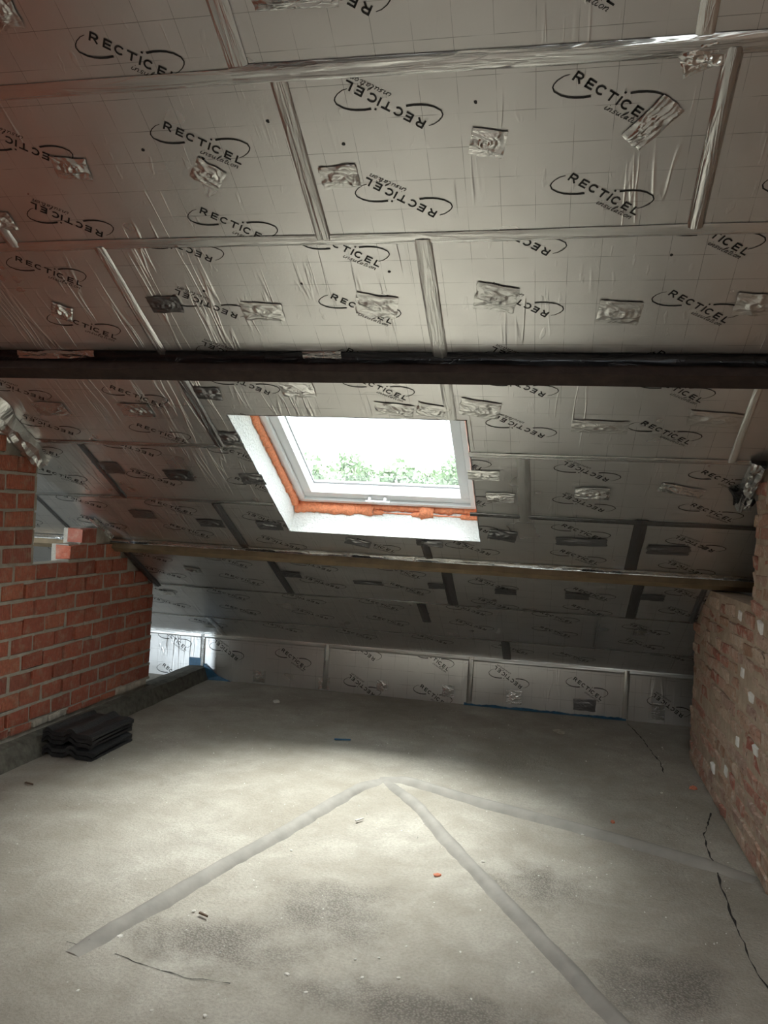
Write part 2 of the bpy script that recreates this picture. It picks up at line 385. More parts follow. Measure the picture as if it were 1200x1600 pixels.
def logo_mb():
    mb = MB(); tx = Vector((.833, .554)); ty = Vector((.554, -.833)); org = Vector((-102, -48))
    def T(x, y): return tuple(org + tx*x + ty*y)
    def arc(cx, cy, rx, ry, a0, a1, n=12): return [(cx+rx*cos(rad(a0+(a1-a0)*i/n)), cy+ry*sin(rad(a0+(a1-a0)*i/n))) for i in range(n+1)]
    H, S = 28, 5.6; h = S/2; G = []
    def Rl(x): G.extend([[(x+h, 0), (x+h, H)], [(x+h, H-h), (x+14, H-h)] + arc(x+14, H-h-6.4, 7.6, 6.4, 80, -80, 8) + [(x+14, H-h-12.8), (x+h, H-h-12.8)], [(x+13, 12), (x+24, 0)]])
    def El(x): G.extend([[(x+h, 0), (x+h, H)], [(x, h), (x+23, h)], [(x, H/2), (x+21, H/2)], [(x, H-h), (x+23, H-h)]])
    def Cl(x): G.append(arc(x+14, H/2, 11.6, 11.4, 42, 318, 14))
    Rl(0); El(38); Cl(69); G.extend([[(103, H-h), (131, H-h)], [(117, 0), (117, H-1)]])
    G.append([(141, 0), (141, H)]); Cl(150); El(190); G.extend([[(225+h, 0), (225+h, H)], [(225, h), (246, h)]])
    for s in G: stroke(mb, [T(*q) for q in s], S)
    stroke(mb, [T(*q) for q in [(138, 40), (144, 40)]], 6.2)
    A = [(-107, -62), (-122, -58), (-138, -48), (-147, -38), (-150, -30), (-146, -18), (-128, -6), (-110, 0), (-92, 2.5), (-70, 3), (-50, 1)]
    W = [1.6, 2.2, 2.8, 3.3, 3.8, 4.4, 5.2, 5.8, 6.2, 6.5, 6.8]
    stroke(mb, A, W); stroke(mb, [(-x, -y) for x, y in A], W)
    i_ = [[(0, 1), (-.1, .3), (.1, 0), (.4, .25)], [(.15, 1.5), (.25, 1.6)]]
    n_ = [[(0, 1), (0, 0), (.06, .6), (.4, 1), (.58, .7), (.52, .1), (.75, .05)]]
    s_ = [[(.6, .95), (.25, .95), (.15, .6), (.5, .4), (.45, .05), (0, .1)]]
    u_ = [[(0, 1), (0, .3), (.2, 0), (.48, .35), (.55, 1), (.53, .15), (.75, .05)]]
    l_ = [[(.1, .3), (.5, 1.6), (.42, 2.1), (.24, 1.6), (.1, .3), (.3, 0), (.55, .15)]]
    a_ = [[(.6, .85), (.25, .95), (.02, .4), (.2, 0), (.5, .4), (.6, .95), (.55, .15), (.75, .05)]]
    t_ = [[(.35, 1.7), (.15, .2), (.35, 0), (.55, .15)], [(0, 1.1), (.65, 1.15)]]
    o_ = [[(.35, 1), (.05, .75), (.05, .25), (.3, 0), (.6, .3), (.6, .75), (.35, 1)]]
    x = 0; o2 = Vector((-14, 40)); tx2 = Vector((.862, .507)); ty2 = Vector((.507, -.862))
    for g_, adv in zip((i_, n_, s_, u_, l_, a_, t_, i_, o_, n_), (.55, .88, .85, .9, .7, .9, .75, .6, .88, .85)):
        for s in g_: stroke(mb, [tuple(o2 + tx2*((x+a+.25*b)*15.2) + ty2*(b*10.5)) for a, b in s], 1.9)
        x += adv
    return mb
LG = logo_mb()
logo_cache = {}
def put_logo(u, v, flip, bounds, parent, z=-.0011, key=None):
    """bounds: list of (keep-rect) tests as axis limits (u0,u1,v0,v1); the sheet is cut there."""
    s = -1 if flip else 1
    pts = [(u + s*x*.001, v + s*y*.001) for x, y, _ in LG.v]
    u0, u1, v0, v1 = bounds
    U = [p[0] for p in pts]; V = [p[1] for p in pts]
    hole = OPEN if key == 'roof' else None
    inside = min(U) > u0 and max(U) < u1 and min(V) > v0 and max(V) < v1
    nh = hole and (max(U) > hole[0] and min(U) < hole[1] and max(V) > hole[2] and min(V) < hole[3])
    if inside and not nh:
        k = (flip, z)
        if k not in logo_cache: logo_cache[k] = mesh('printed_logo', [(s*x*.001, s*y*.001, 0) for x, y, _ in LG.v], LG.f)
        o = link('printed_logo', logo_cache[k], M['ink'], parent); o.location = (u, v, z); return o
    bm = bmesh.new(); vs = [bm.verts.new((*p, 0)) for p in pts]
    for f in LG.f: bm.faces.new([vs[i] for i in f])
    def cut(b, co, no):
        bmesh.ops.bisect_plane(b, geom=b.verts[:]+b.edges[:]+b.faces[:], plane_co=co, plane_no=no, clear_outer=True)
    cut(bm, (u1, 0, 0), (1, 0, 0)); cut(bm, (u0, 0, 0), (-1, 0, 0)); cut(bm, (0, v1, 0), (0, 1, 0)); cut(bm, (0, v0, 0), (0, -1, 0))
    if nh:
        for (co, no) in (((hole[0], 0, 0), (1, 0, 0)), ((hole[1], 0, 0), (1, 0, 0)), ((0, hole[2], 0), (0, 1, 0)), ((0, hole[3], 0), (0, 1, 0))):
            bmesh.ops.bisect_plane(bm, geom=bm.verts[:]+bm.edges[:]+bm.faces[:], plane_co=co, plane_no=no)
        kill = [f for f in bm.faces if hole[0] < f.calc_center_median().x < hole[1] and hole[2] < f.calc_center_median().y < hole[3]]
        bmesh.ops.delete(bm, geom=kill, context='FACES')
    if len(bm.faces) == 0: bm.free(); return None
    for q in bm.verts: q.co.x -= u; q.co.y -= v
    o = link('printed_logo', from_bm('printed_logo', bm), M['ink'], parent); o.location = (u, v, z); return o

for r in range(9):
    e = [UA] + SE[r] + [UB]
    v0, v1 = R_[r]+.0015, R_[r+1]-.0015
    for a, b in zip(e[:-1], e[1:]):
        if a >= UB or b <= UA or b-a < .05: continue
        a, b = a+.0015, b-.0015
        cs = list(cells(a, b, v0, v1))
        if not cs: continue
        bd = link('insulation_board', merged_boxes(cs, 0, .099, 'insulation_board'), M['foil'], ceiling)
        for (u, fl_, vv) in cols[r]:
            for v in vv:
                if a-.14 < u < b+.14: put_logo(u, v, fl_, (a, b, v0, v1), bd, key='roof')

for (u, v) in ((-.87, 2.49), (-.66, 2.575), (-.265, 2.47), (-1.30, 2.56), (-1.115, 2.60), (-.93, 3.12), (-1.32, 3.15), (-.60, 3.07), (.32, 3.02), (-.11, 2.37)):
    link('screw_hole', mesh('screw_hole', [(u+.0055*cos(k*pi/4)*(1+.3*sin(k*2.1+u*9)), v+.006*sin(k*pi/4), -.0009) for k in range(8)], [tuple(range(8))]), M['ink'], ceiling)
# --- tape
def ribbon(p0, p1, wd, amp, seed, bulge=0, seg=.02, lift=-.0025, rag=.05, nw=9, crump=.12):
    a, b = Vector(p0), Vector(p1); L = (b-a).length; d = (b-a)/L; q = Vector((-d.y, d.x)); n = max(4, int(L/seg))
    V = []; F = []
    for i in range(n+1):
        t = L*i/n; c = a + d*t + q*(.012*N3(t*.9, seed)*min(1, wd*16))
        for k in range(nw):
            s = -1 + 2*k/(nw-1)
            off = s*wd/2*(1 + rag*N3(t*7, seed+s*3, 4))
            h = 0 if k in (0, nw-1) else amp*(.35+1.5*abs(N3(t*1.6, s*2.6, seed)) + crump*abs(N3(t*14, s*4, seed+9))) + bulge*(1-s*s)
            pt = c + q*off
            V.append((pt.x, pt.y, lift - h))
    for i in range(n):
        for k in range(nw-1): F.append((i*nw+k, (i+1)*nw+k, (i+1)*nw+k+1, i*nw+k+1))
    return mesh('tape_strip', V, F, True)
sd_ = [0]
def strip(p0, p1, wd, amp=.003, mat='tape', bulge=0, parent=None, name='tape_strip', **kw):
    sd_[0] += 3.7
    if name != 'tape_strip': kw.setdefault('crump', .9)
    elif mat + '_u' in M: mat += '_v' if abs(p1[1]-p0[1]) > abs(p1[0]-p0[0]) else '_u'
    me = ribbon(p0, p1, wd, amp, sd_[0], bulge, **kw)
    if name != 'tape_strip': me.shade_flat()
    return link(name, me, M[mat], parent or ceiling)
strip((UA, 2.35), (-.89, 2.35), .045, .002, 'tape', .001); strip((-.93, 2.345), (UB, 2.362), .055, .010, 'tape', .002)
strip((UA, 2.925), (UB, 2.922), .042, .002, 'tape', .001)
strip((UA, 4.175), (-1.505, 4.178), .032, .003, 'tape', .001); strip((-.40, 4.176), (UB, 4.165), .036, .002, 'tape', .001)
strip((UA, 4.735), (-1.50, 4.72), .030, .003, 'tape', .001); strip((-.43, 4.722), (UB, 4.735), .04, .003, 'tape_dark', .001)
strip((UA, 5.93), (UB, 5.925), .022, .002, 'tape'); strip((UA, 6.50), (UB, 6.50), .022, .002, 'tape')
for (u, ra, rb, wd, amp, mt, bg_) in (
    (-.907, 1.8, 2.34, .06, .003, 'tape', .001), (.292, 1.8, 2.33, .045, .003, 'tape', .002),
    (-.805, 2.36, 2.92, .05, .006, 'tape_pale', .001), (.375, 2.36, 2.91, .048, .002, 'tape', .012), (-1.985, 2.36, 2.92, .05, .004, 'tape', .003),
    (-1.64, 2.93, 3.51, .045, .002, 'tape', .002), (-.464, 2.93, 3.51, .06, .003, 'tape_pale', .004),
    (-1.617, 3.59, 4.17, .055, .005, 'tape_dark', .004), (-.46, 3.59, 3.91, .05, .003, 'tape_pale', .003), (.723, 3.59, 4.165, .032, .004, 'tape_pale', .006),
    (-2.40, 4.19, 4.72, .04, .003, 'tape_dark', .003), (-.155, 4.19, 4.77, .062, .002, 'tape', .004),
    (-1.85, 4.74, 5.27, .055, .003, 'tape_dark', .002), (-.712, 5.04, 5.26, .05, .004, 'tape_dark', .002), (.42, 4.70, 5.26, .066, .002, 'tape_dark', .002),
    (-1.735, 5.34, 5.92, .055, .003, 'tape_dark', .002), (-.62, 5.34, 5.92, .066, .002, 'tape_dark', .002), (.487, 5.34, 5.92, .062, .003, 'tape_dark', .002),
    (-.84, 5.94, 6.25, .06, .002, 'tape_dark', .002), (-2.55, 6.5, 6.86, .05, .002, 'tape', .002), (-.3, 6.5, 6.86, .06, .002, 'tape_dark', .002), (-3.0, 4.74, 5.27, .03, .002, 'tape_dark', .002)):
    strip((u, ra), (u+.004, rb), wd, amp, mt, bg_)
# foil flashings crumpled into the joint between roof and brick walls
strip((-2.70, 3.70), (-2.725, 4.36), .15, .035, 'tape_pale', .016, name='foil_flashing', rag=.5, nw=9)
strip((-2.73, 5.36), (-2.735, 5.95), .06, .010, 'tape_dark', .006, name='foil_flashing', rag=.3)
strip((-2.745, 4.98), (-2.735, 5.22), .05, .014, 'tape', .006, name='foil_flashing', rag=.5)
strip((.835, 4.14), (.845, 4.52), .075, .022, 'tape', .015, name='foil_flashing', rag=.5, nw=9)
strip((.80, 4.36), (.85, 4.50), .09, .02, 'tape_black_reflect', .01, name='foil_flashing', rag=.6, nw=9)
strip((.84, 5.38), (.842, 5.90), .035, .01, 'tape_dark', .006, name='foil_flashing', rag=.5)

def patch(u, v, w_, h_, rot=0, amp=1.0, mat='tape', parent=None, lift=-.0042, blister=True, bl=1.0):
    sd_[0] += 2.3; s = sd_[0]; nx_, ny_ = 30, 20; V = []; F = []
    ca, sa = cos(rad(rot)), sin(rad(rot)); ex, ey = random.uniform(-.12, .12), random.uniform(-.1, .1)
    for j in range(ny_):
        for i in range(nx_):
            a = -1+2*i/(nx_-1); b = -1+2*j/(ny_-1)
            x = a*w_/2*(1+.07*N3(b*2.2, s)); y = b*h_/2*(1+.10*N3(a*1.6, s+4)) + .05*h_*N3(a*1.2, s+8)
            rr = math.hypot((a-ex+.25*N3(b*3, s))/.66, (b-ey+.22*N3(a*2.5, s+2))/.62)
            hgt = 0.0
            if blister:
                hgt += bl*( .0062*max(0, 1-rr**2) - .0050*max(0, 1-(rr/.42)**2) + .0026*max(0, 1-rr/1.7)*sin(rr*14+s+a*2))
            hgt += amp*(.0030*abs(N3(a*1.1+s, b*2.6, s)) + .0034*max(0, 1-abs(N3(a*.7+s, b*1.7+.4*N3(a*2, s), s*1.7))*6) + .0008*abs(N3(a*5+s, b*11, s*2)))
            edge = min(1, min(1-abs(a), 1-abs(b))*7 + .12)
            V.append((x*ca-y*sa, x*sa+y*ca, -hgt*edge))
    for j in range(ny_-1):
        for i in range(nx_-1): F.append((j*nx_+i, (j+1)*nx_+i, (j+1)*nx_+i+1, j*nx_+i+1))
    o = link('tape_patch', mesh('tape_patch', V, F, True), M[mat], parent or ceiling); o.location = (u, v, lift)
    return o
P_ = 'tape_pale'; D_ = 'tape_dark'; T_ = 'tape'
for (u, v, w_, h_, ro, am, mt) in (
    (-1.119, 2.656, .095, .085, 40, 1.0, P_), (-1.575, 2.611, .12, .08, 8, 1, T_), (-.696, 2.684, .12, .08, -3, 1.6, P_), (-.238, 2.594, .10, .085, 12, 1.4, T_),
    (.205, 2.56, .15, .075, -48, 2.0, T_), (.30, 2.385, .10, .075, -20, 3.0, T_), (-1.52, 2.12, .09, .11, 0, 1, P_), (-.70, 2.16, .22, .06, 3, 2, T_), (-1.962, 2.807, .10, .08, 0, 1.6, P_),
    (-1.506, 3.216, .13, .085, 0, 1, D_), (-1.119, 3.257, .16, .09, 4, 1, P_), (-.672, 3.231, .15, .105, 12, 1.6, P_), (-.238, 3.198, .145, .12, 12, 1.2, P_), (.184, 3.27, .145, .105, 6, 1, P_), (.62, 3.238, .14, .095, 3, 1.4, P_), (-1.973, 3.254, .085, .09, 30, 1.5, T_),
    (-1.104, 3.723, .15, .10, 0, 1, P_), (-1.53, 3.76, .12, .085, 4, 1.4, D_), (-2.397, 3.9, .17, .10, 0, .8, T_), (-1.944, 3.895, .16, .10, 0, .8, T_), (-.70, 3.85, .17, .085, 8, 2, P_), (-.53, 3.855, .14, .09, 16, 1.6, P_), (-.329, 3.831, .17, .11, 12, 1.4, P_),
    (.165, 3.937, .23, .085, 2, .8, P_), (.603, 3.871, .20, .095, 6, 1, P_), (-1.543, 4.102, .11, .10, 0, 1.4, D_),
    (-.34, 4.346, .15, .085, 2, 1.2, P_), (-.267, 4.545, .14, .09, 0, .8, T_), (.167, 4.468, .16, .10, 0, 1.4, T_), (.56, 4.41, .20, .075, 14, 1.6, T_), (-2.346, 4.411, .15, .11, 0, .8, D_), (-1.957, 4.46, .15, .10, 0, 1, D_), (-1.545, 4.465, .13, .10, 0, 1, D_),
    (-2.376, 4.913, .15, .09, 0, .6, D_), (-1.966, 4.978, .16, .085, 0, .6, D_), (-1.60, 4.972, .15, .09, 0, .8, D_), (-1.106, 5.115, .15, .08, 18, 1, D_), (-.681, 5.075, .15, .07, 4, 1, D_), (-.27, 4.936, .15, .11, 10, 1.2, D_),
    (.142, 4.96, .26, .085, -3, .8, D_), (.584, 4.999, .21, .10, 0, .6, D_),
    (-2.353, 5.653, .12, .08, 10, .5, P_), (-1.646, 5.618, .13, .08, 0, .5, D_), (-1.144, 5.665, .19, .055, 0, .5, D_), (-.697, 5.642, .11, .08, 0, .5, D_), (-.274, 5.658, .13, .08, 0, .5, D_), (.154, 5.652, .14, .09, 0, .5, D_), (.582, 5.598, .13, .08, 0, .5, D_),
    (-2.72, 6.09, .12, .09, 0, .5, P_), (.579, 6.147, .10, .10, 0, .4, T_), (-2.60, 6.70, .14, .09, 0, .4, P_)):
    patch(u, v, w_, h_, ro, am, mt)

# ------------------------------------------------------------------ purlins
def purlin(v, w_, depth, ua, ub, mat, tmat, tdepth, label, tbulge):
    o = bpy.data.objects.new('roof_purlin', None); C.objects.link(o); o.matrix_world = RM @ Matrix.Translation((0, v, 0))
    tag(o, label, 'beam')
    mb = MB(); n = 40
    for i in range(n+1):
        u = ua + (ub-ua)*i/n; q = .003*N3(u*1.1, v); e = .002*N3(u*4, v+5)
        mb.v += [(u, q, -.001), (u, q+e, -depth+e), (u, w_+q, -depth-e), (u, w_+q, -.001)]
    for i in range(n):
        for k in range(4): mb.f.append((4*i+k, 4*i+(k+1) % 4, 4*i+4+(k+1) % 4, 4*i+4+k))
    mb.f += [(3, 2, 1, 0), (4*n, 4*n+1, 4*n+2, 4*n+3)]
    link('timber', mb.me('timber'), M[mat], o)
    # tape folded from the board down on to the near face
    V = []; F = []; nu = int((ub-ua)/.025); prof = [(-.035, -.003), (-.012, -.0045), (-.003, -.012), (-.003, -tdepth*.6), (-.003, -tdepth)]
    for i in range(nu+1):
        u = ua + (ub-ua)*i/nu
        for k, (pv, pn) in enumerate(prof):
            am = 0 if k == 0 else .006*abs(N3(u*5, k*1.7, v)) + .004*abs(N3(u*19, k*2.1, v+3))
            V.append((u, pv-am, pn*(1+.14*N3(u*6, v, k)) - (am*.3 if k < 2 else 0)))
    K = len(prof)
    for i in range(nu):
        for k in range(K-1): F.append((i*K+k, i*K+k+1, (i+1)*K+k+1, (i+1)*K+k))
    link('foil_tape', mesh('foil_tape', V, F, True), M[tmat], o)
    return o
purlin(3.515, .07, .074, XL-.03, XR+.03, 'timber_dark', 'tape_black_reflect', .036, 'dark brown timber roof beam crossing above the roof window', 0)
p2 = purlin(5.285, .055, .052, UA+.1, 1.9, 'timber_pale', 'tape', .019, 'raw pale timber roof beam below the roof window', 0)
strip((-2.32, 3.50), (-1.95, 3.505), .045, .014, 'tape', .004, name='foil_flashing', rag=.5)
strip((-1.02, 3.495), (-.86, 3.495), .04, .008, 'tape', .004, name='foil_flashing', rag=.5)

# ------------------------------------------------------------------ roof window
win = tag(bpy.data.objects.new('window_1', None), 'white framed roof window set in a rough plastered opening', kind='structure'); C.objects.link(win)
win.matrix_world = RM
u0, u1, v0, v1 = OPEN
def rough_panel(a, b, c, d, nrm, amp, seed, n1=36, n2=9):
    """quad a-b-c-d (a-b long) displaced along nrm"""
    a, b, c, d, nrm = map(Vector, (a, b, c, d, nrm)); V = []; F = []
    for j in range(n2+1):
        for i in range(n1+1):
            p = a.lerp(b, i/n1).lerp(d.lerp(c, i/n1), j/n2)
            V.append(p + nrm*(amp*(.7*N3(p.x*40+seed, p.y*40, p.z*40) + .6*N3(p.x*13, p.y*13+seed, p.z*13))))
    for j in range(n2):
        for i in range(n1): F.append((j*(n1+1)+i, j*(n1+1)+i+1, (j+1)*(n1+1)+i+1, (j+1)*(n1+1)+i))
    return V, F
D = .22
for nm, q, nr, sd2 in (('reveal_left', ((u0, v0, 0), (u0, v1, 0), (u0, v1, D), (u0, v0, D)), (1, 0, 0), 1), ('reveal_right', ((u1, v0, 0), (u1, v1, 0), (u1, v1, D), (u1, v0, D)), (-1, 0, 0), 2),
                       ('reveal_sill', ((u0, v1, 0), (u1, v1, 0), (u1, v1, D), (u0, v1, D)), (0, -1, 0), 3), ('reveal_head', ((u0, v0, 0), (u1, v0, 0), (u1, v0, D), (u0, v0, D)), (0, 1, 0), 4)):
    V, F = rough_panel(*q, nr, .004, sd2); V = [v + Vector(nr)*.006 for v in V]
    link('plaster_reveal', mesh('plaster_reveal', V, F, True), M['plaster'], win)
def ring(a0, a1, b0, b1, wd, n0, n1, name, mat, bv=.004):
    for bx in ((a0, a1, b1-wd, b1, n0, n1), (a0, a1, b0, b0+wd, n0, n1), (a0, a0+wd, b0+wd, b1-wd, n0, n1), (a1-wd, a1, b0+wd, b1-wd, n0, n1)):
        me = MB().box(*bx).me(name); bevel(me, bv, 2); link(name, me, M[mat], win)
FA, FB, FC, FD = u0+.022, u1-.022, v0+.02, v1-.012
ring(FA, FB, FC, FD, .050, .195, .30, 'window_frame', 'pvc')
ring(FA+.022, FB-.022, FC+.022, FD-.022, .026, .186, .22, 'frame_lip', 'pvc', .003)
ring(FA+.050, FB-.050, FC+.05, FD-.050, .052, .205, .29, 'window_sash', 'pvc')
ring(FA+.098, FB-.098, FC+.098, FD-.098, .006, .266, .278, 'glazing_gasket', 'gasket', .001)
link('window_pane', MB().box(FA+.09, FB-.09, FC+.09, FD-.09, .272, .280).me('window_pane'), M['glass'], win)
# handle on the lower sash rail
hm = MB(); hm.box(-.065, .075, -.009, .009, -.022, -.012)
for k in (-.045, .045): hm.box(k-.008, k+.008, -.009, .009, -.012, .012)
hb = hm.me('window_handle'); bevel(hb, .003, 2)
h = link('window_handle', hb, M['alu'], win); h.location = (-.99, FD-.075, .19)
# expanding foam squeezed out between frame and plaster
def foam(p0, p1, r, seed, gaps=()):
    a, b = Vector(p0), Vector(p1); L = (b-a).length; d = (b-a)/L; n = int(L/.012); K = 8; V = []; F = []
    s1 = d.cross(Vector((0, 0, 1))).normalized(); s2 = Vector((0, 0, 1))
    for i in range(n+1):
        t = L*i/n; rr = r*(1+.5*N3(t*14, seed)+.35*N3(t*40, seed))
        for g0, g1 in gaps:
            if g0 < t < g1: rr *= .25
        for k in range(K):
            an = 2*pi*k/K; q = rr*(1+.25*N3(t*30, k*1.3, seed))
            V.append(a + d*t + s1*(q*cos(an)) + s2*(q*1.5*sin(an)))
    for i in range(n):
        for k in range(K): F.append((i*K+k, i*K+(k+1) % K, (i+1)*K+(k+1) % K, (i+1)*K+k))
    link('expanding_foam', mesh('expanding_foam', V, F, True), M['foam'], win)
foam((u0+.014, v0, .180), (u0+.014, v1-.01, .176), .019, 1)
foam((u0+.01, v1-.012, .186), (u1-.01, v1-.012, .186), .016, 2)
foam((u0+.01, v1-.012, .155), (u0+.48, v1-.011, .157), .019, 3)
foam((u0+.48, v1-.008, .150), (u1-.01, v1-.008, .146), .011, 4, ((.06, .22), (.34, .5)))
foam((u0+.75, v1-.010, .168), (u0+.83, v1-.010, .168), .024, 5)
foam((u1-.014, v0, .18), (u1-.014, v1, .18), .012, 6)

# ------------------------------------------------------------------ brick walls
def brick_variants(name, n, jit, bev):
    out = []
    for k in range(n):
        me = MB().box(-.5, .5, -.5, .5, -.5, .5).me(name)
        rs = random.Random(k*7+len(name))
        for v in me.vertices:
            v.co = Vector((v.co.x + rs.uniform(-jit, jit)*.6, v.co.y + rs.uniform(-jit, jit)*.5, v.co.z + rs.uniform(-jit, jit)))
        bevel(me, bev, 1); out.append(me)
    return out
def real_scale(meshes, dims):
    """scaled copies so that objects keep scale 1 and pieces share the data"""
    out = []
    for me in meshes:
        m2 = me.copy()
        for v in m2.vertices: v.co = Vector((v.co.x*dims[0], v.co.y*dims[1], v.co.z*dims[2]))
        out.append(m2)
    return out
def build_wall(name, label, poly, xc0, xc1, mort):
    v, f = prism_x(poly, xc0, xc1)
    o = link(name, mesh(name, v, f), M[mort]); return tag(o, label, kind='structure')
def wall_inside(poly_holes, y, z): return poly_holes(y, z)

YB0 = -3.0
zb = lambda y: roofz(y) if y > -.8 else roofz(-.8) + (y+.8)*TA
polyL = [(YB0, 0), (5.145, 0), (5.145, roofz(5.145)-.004), (4.47, 1.222), (4.26, 1.222), (4.26, 1.13), (4.15, 1.13), (4.15, 1.028), (3.785, 1.028), (3.785, roofz(3.785)-.004), (-.8, roofz(-.8)-.004), (YB0, zb(YB0)-.004)]
wall_left = build_wall('wall_left', 'red grooved brick party wall with a stepped opening', polyL, XL-.13, XL-.020, 'mortar_left')
bv = brick_variants('brick', 8, .055, .03)
CW = .0965
LEN = [.178, .12, .085]
BL = {n: real_scale(bv, (.10, n, .081)) for n in LEN}
BLs = {n: real_scale(bv, (.10, n, .040)) for n in (.178,)}
def okL(y0, y1, z0, z1):
    if y1 > 5.155: return False
    if z0 > zb(max(y0, y1)) - .03: return False
    if y1 > 3.80:
        top = 1.045 if y1 <= 4.16 + .1 else 1.14 if y1 <= 4.28+.1 else 1.24
        if y0 < 4.13: top = 1.045
        elif y0 < 4.23: top = 1.14
        if z1 > top: return False
    return True
def trim_to_roof(o, y1, z1):
    if z1 < roofz(y1) - .006: return
    me = o.data.copy(); bm = bmesh.new(); bm.from_mesh(me); bm.transform(Matrix.Diagonal((*o.scale, 1))); o.scale = (1, 1, 1)
    g_ = bm.verts[:]+bm.edges[:]+bm.faces[:]
    r_ = bmesh.ops.bisect_plane(bm, geom=g_, plane_co=(0, -o.location.y, roofz(0)-.008-o.location.z), plane_no=(0, SA, CA), clear_outer=True)
    ed = [e for e in r_['geom_cut'] if isinstance(e, bmesh.types.BMEdge)]
    if ed: bmesh.ops.contextual_create(bm, geom=ed)
    bm.to_mesh(me); bm.free(); o.data = me
stuffL = MB(); jn = MB()
k = 0; z = .171
rnd = random.Random(3)
while z < 4.1:
    off = 3.655 if k % 2 == 0 else 3.750
    y = off - 38*.19
    if z > 1.03:      # the pier closes with a header or a stretcher at its edge
        pass
    while y < 5.3:
        a, b = y+.008, y+.182
        a2 = max(a, YB0)
        if z > 1.03 and b > 3.80 and a < 3.70: b = 3.795
        if z > 1.03 and 3.70 < b < 3.795: b = 3.795
        if z > 1.03 and a >= 3.70 and b < 4.12: y += .19; continue
        if z > 1.13 and a < 4.25 < b and z < 1.2: a = 4.25
        if 1.03 < z < 1.12 and a < 4.14 < b: a = 4.14
        if b > 5.15 and a < 5.09: b = 5.15
        ln = b-a
        if ln < .05: y += .19; continue
        sub = [ln]
        yy = a
        for s in sub:
            if okL(yy, yy+s, z, z+.085):
                if b > 2.95:
                    jq = rnd.uniform(-.003, .003)
                    jn.box(XL-.03, XL-.004+jq, yy-.009, yy+s+.009, z-.0165, z+.002+rnd.uniform(-.002, .003))
                    if rnd.random() < .60 and yy+s+.016 < 5.14: jn.box(XL-.03, XL-.005+rnd.uniform(-.006, .004), yy+s-.003, yy+s+.019, z-.004, z+.081)
                if b > 3.0:
                    key = min(LEN, key=lambda q: abs(q-s))
                    me = rnd.choice(BL[key]); o = link('brick', me, M['brick_left'], wall_left)
                    o.location = (XL-.05+rnd.uniform(-.003, .003), yy+s/2, z+.0425+rnd.uniform(-.002, .002)); o.rotation_euler = (rnd.uniform(-.008, .008), 0, rnd.uniform(-.012, .012))
                    o.scale = (1, s/key, 1); trim_to_roof(o, yy+s, z+.085)
                else:
                    stuffL.box(XL-.06, XL-.001+rnd.uniform(-.003, .003), yy, yy+s, z+.002, z+.083)
            yy += s
        y += .19
    z += CW; k += 1
# shallow broken course at the foot of the wall
y = 3.02
while y < 5.1:
    s = rnd.uniform(.12, .19)
    o = link('brick', rnd.choice(BLs[.178]), M['brick_left'] if rnd.random() < .6 else M['block_grey'], wall_left)
    if o.data.materials and rnd.random() < .35: pass
    o.location = (XL-.048+rnd.uniform(-.006, .004), y+s/2, .147); o.scale = (1, s/.178, rnd.uniform(.8, 1.05)); o.rotation_euler = (rnd.uniform(-.03, .03), 0, rnd.uniform(-.03, .03))
    y += s + .012
jn_ = link('mortar_joints', jn.me('mortar_joints'), M['mortar_left'], wall_left); jn_['kind'] = 'stuff'
so_ = link('brick_courses', stuffL.me('brick_courses'), M['brick_left'], wall_left); so_['kind'] = 'stuff'

polyR = [(YB0, 0), (5.145, 0), (5.145, roofz(5.145)-.006), (4.82, 1.055), (4.70, 1.062), (3.775, 1.072), (3.775, roofz(3.775)-.004), (-.8, roofz(-.8)-.004), (YB0, zb(YB0)-.004)]
wall_right = build_wall('wall_right', 'old brown brick party wall smeared with mortar', polyR, XR+.006, XR+.15, 'mortar_right')
bv2 = brick_variants('brick', 8, .17, .08)
BR = {n: real_scale(bv2, (.10, n, .055)) for n in (.185, .09)}
stuffR = MB(); z = .008; k = 0
white = [(3.596, 1.043), (3.823, .758), (3.786, .694), (4.007, .407), (4.374, .16), (4.123, .227), (3.943, 1.032), (3.60, .45)]
def okR(y0, y1, z0, z1):
    if y1 > 5.165: return False
    if z0 > zb(y1) - .02: return False
    if y1 > 3.80 and z1 > 1.078: return False
    return True
whites = []
while z < 4.0:
    y = -3 + (.1 if k % 2 else 0) + rnd.uniform(-.02, .02)
    while y < 5.2:
        s = .185 if (k % 4 or y > 3) and rnd.random() < .72 else .09
        b = y+s
        if z > 1.03 and y < 3.79 < b: s = 3.79-y
        if y < 5.16 < b: s = 5.16-y
        if s > .03 and okR(y, y+s, z, z+.055):
            if b > 3.05:
                key = .185 if s > .135 else .09
                o = link('brick', rnd.choice(BR[key]), M['brick_right'], wall_right)
                o.location = (XR+.05+rnd.uniform(-.004, .006), y+s/2, z+.0275+rnd.uniform(-.004, .004)); o.scale = (1, s/key, 1)
                o.rotation_euler = (rnd.uniform(-.05, .05), rnd.uniform(-.04, .04), rnd.uniform(-.05, .05)); trim_to_roof(o, y+s, z+.06)
                whites.append(o)
            else: stuffR.box(XR+.002+rnd.uniform(-.003, .003), XR+.06, y, y+s, z, z+.055)
        y += s + .012
    z += .0645; k += 1
for (y, z) in white:
    o = min(whites, key=lambda q: abs(q.location.y-y)+2*abs(q.location.z-z))
    me = BR[.09][int(y*100) % 6].copy(); me.materials.clear(); me.materials.append(M['brick_white']); o.data = me
    o.scale = (1, .72, .85); o.location.x = XR+.048; o.rotation_euler.x = .12*sin(y*37)
    o['label'] = 'whitewashed brick'
so_ = link('brick_courses', stuffR.me('brick_courses'), M['brick_right'], wall_right); so_['kind'] = 'stuff'

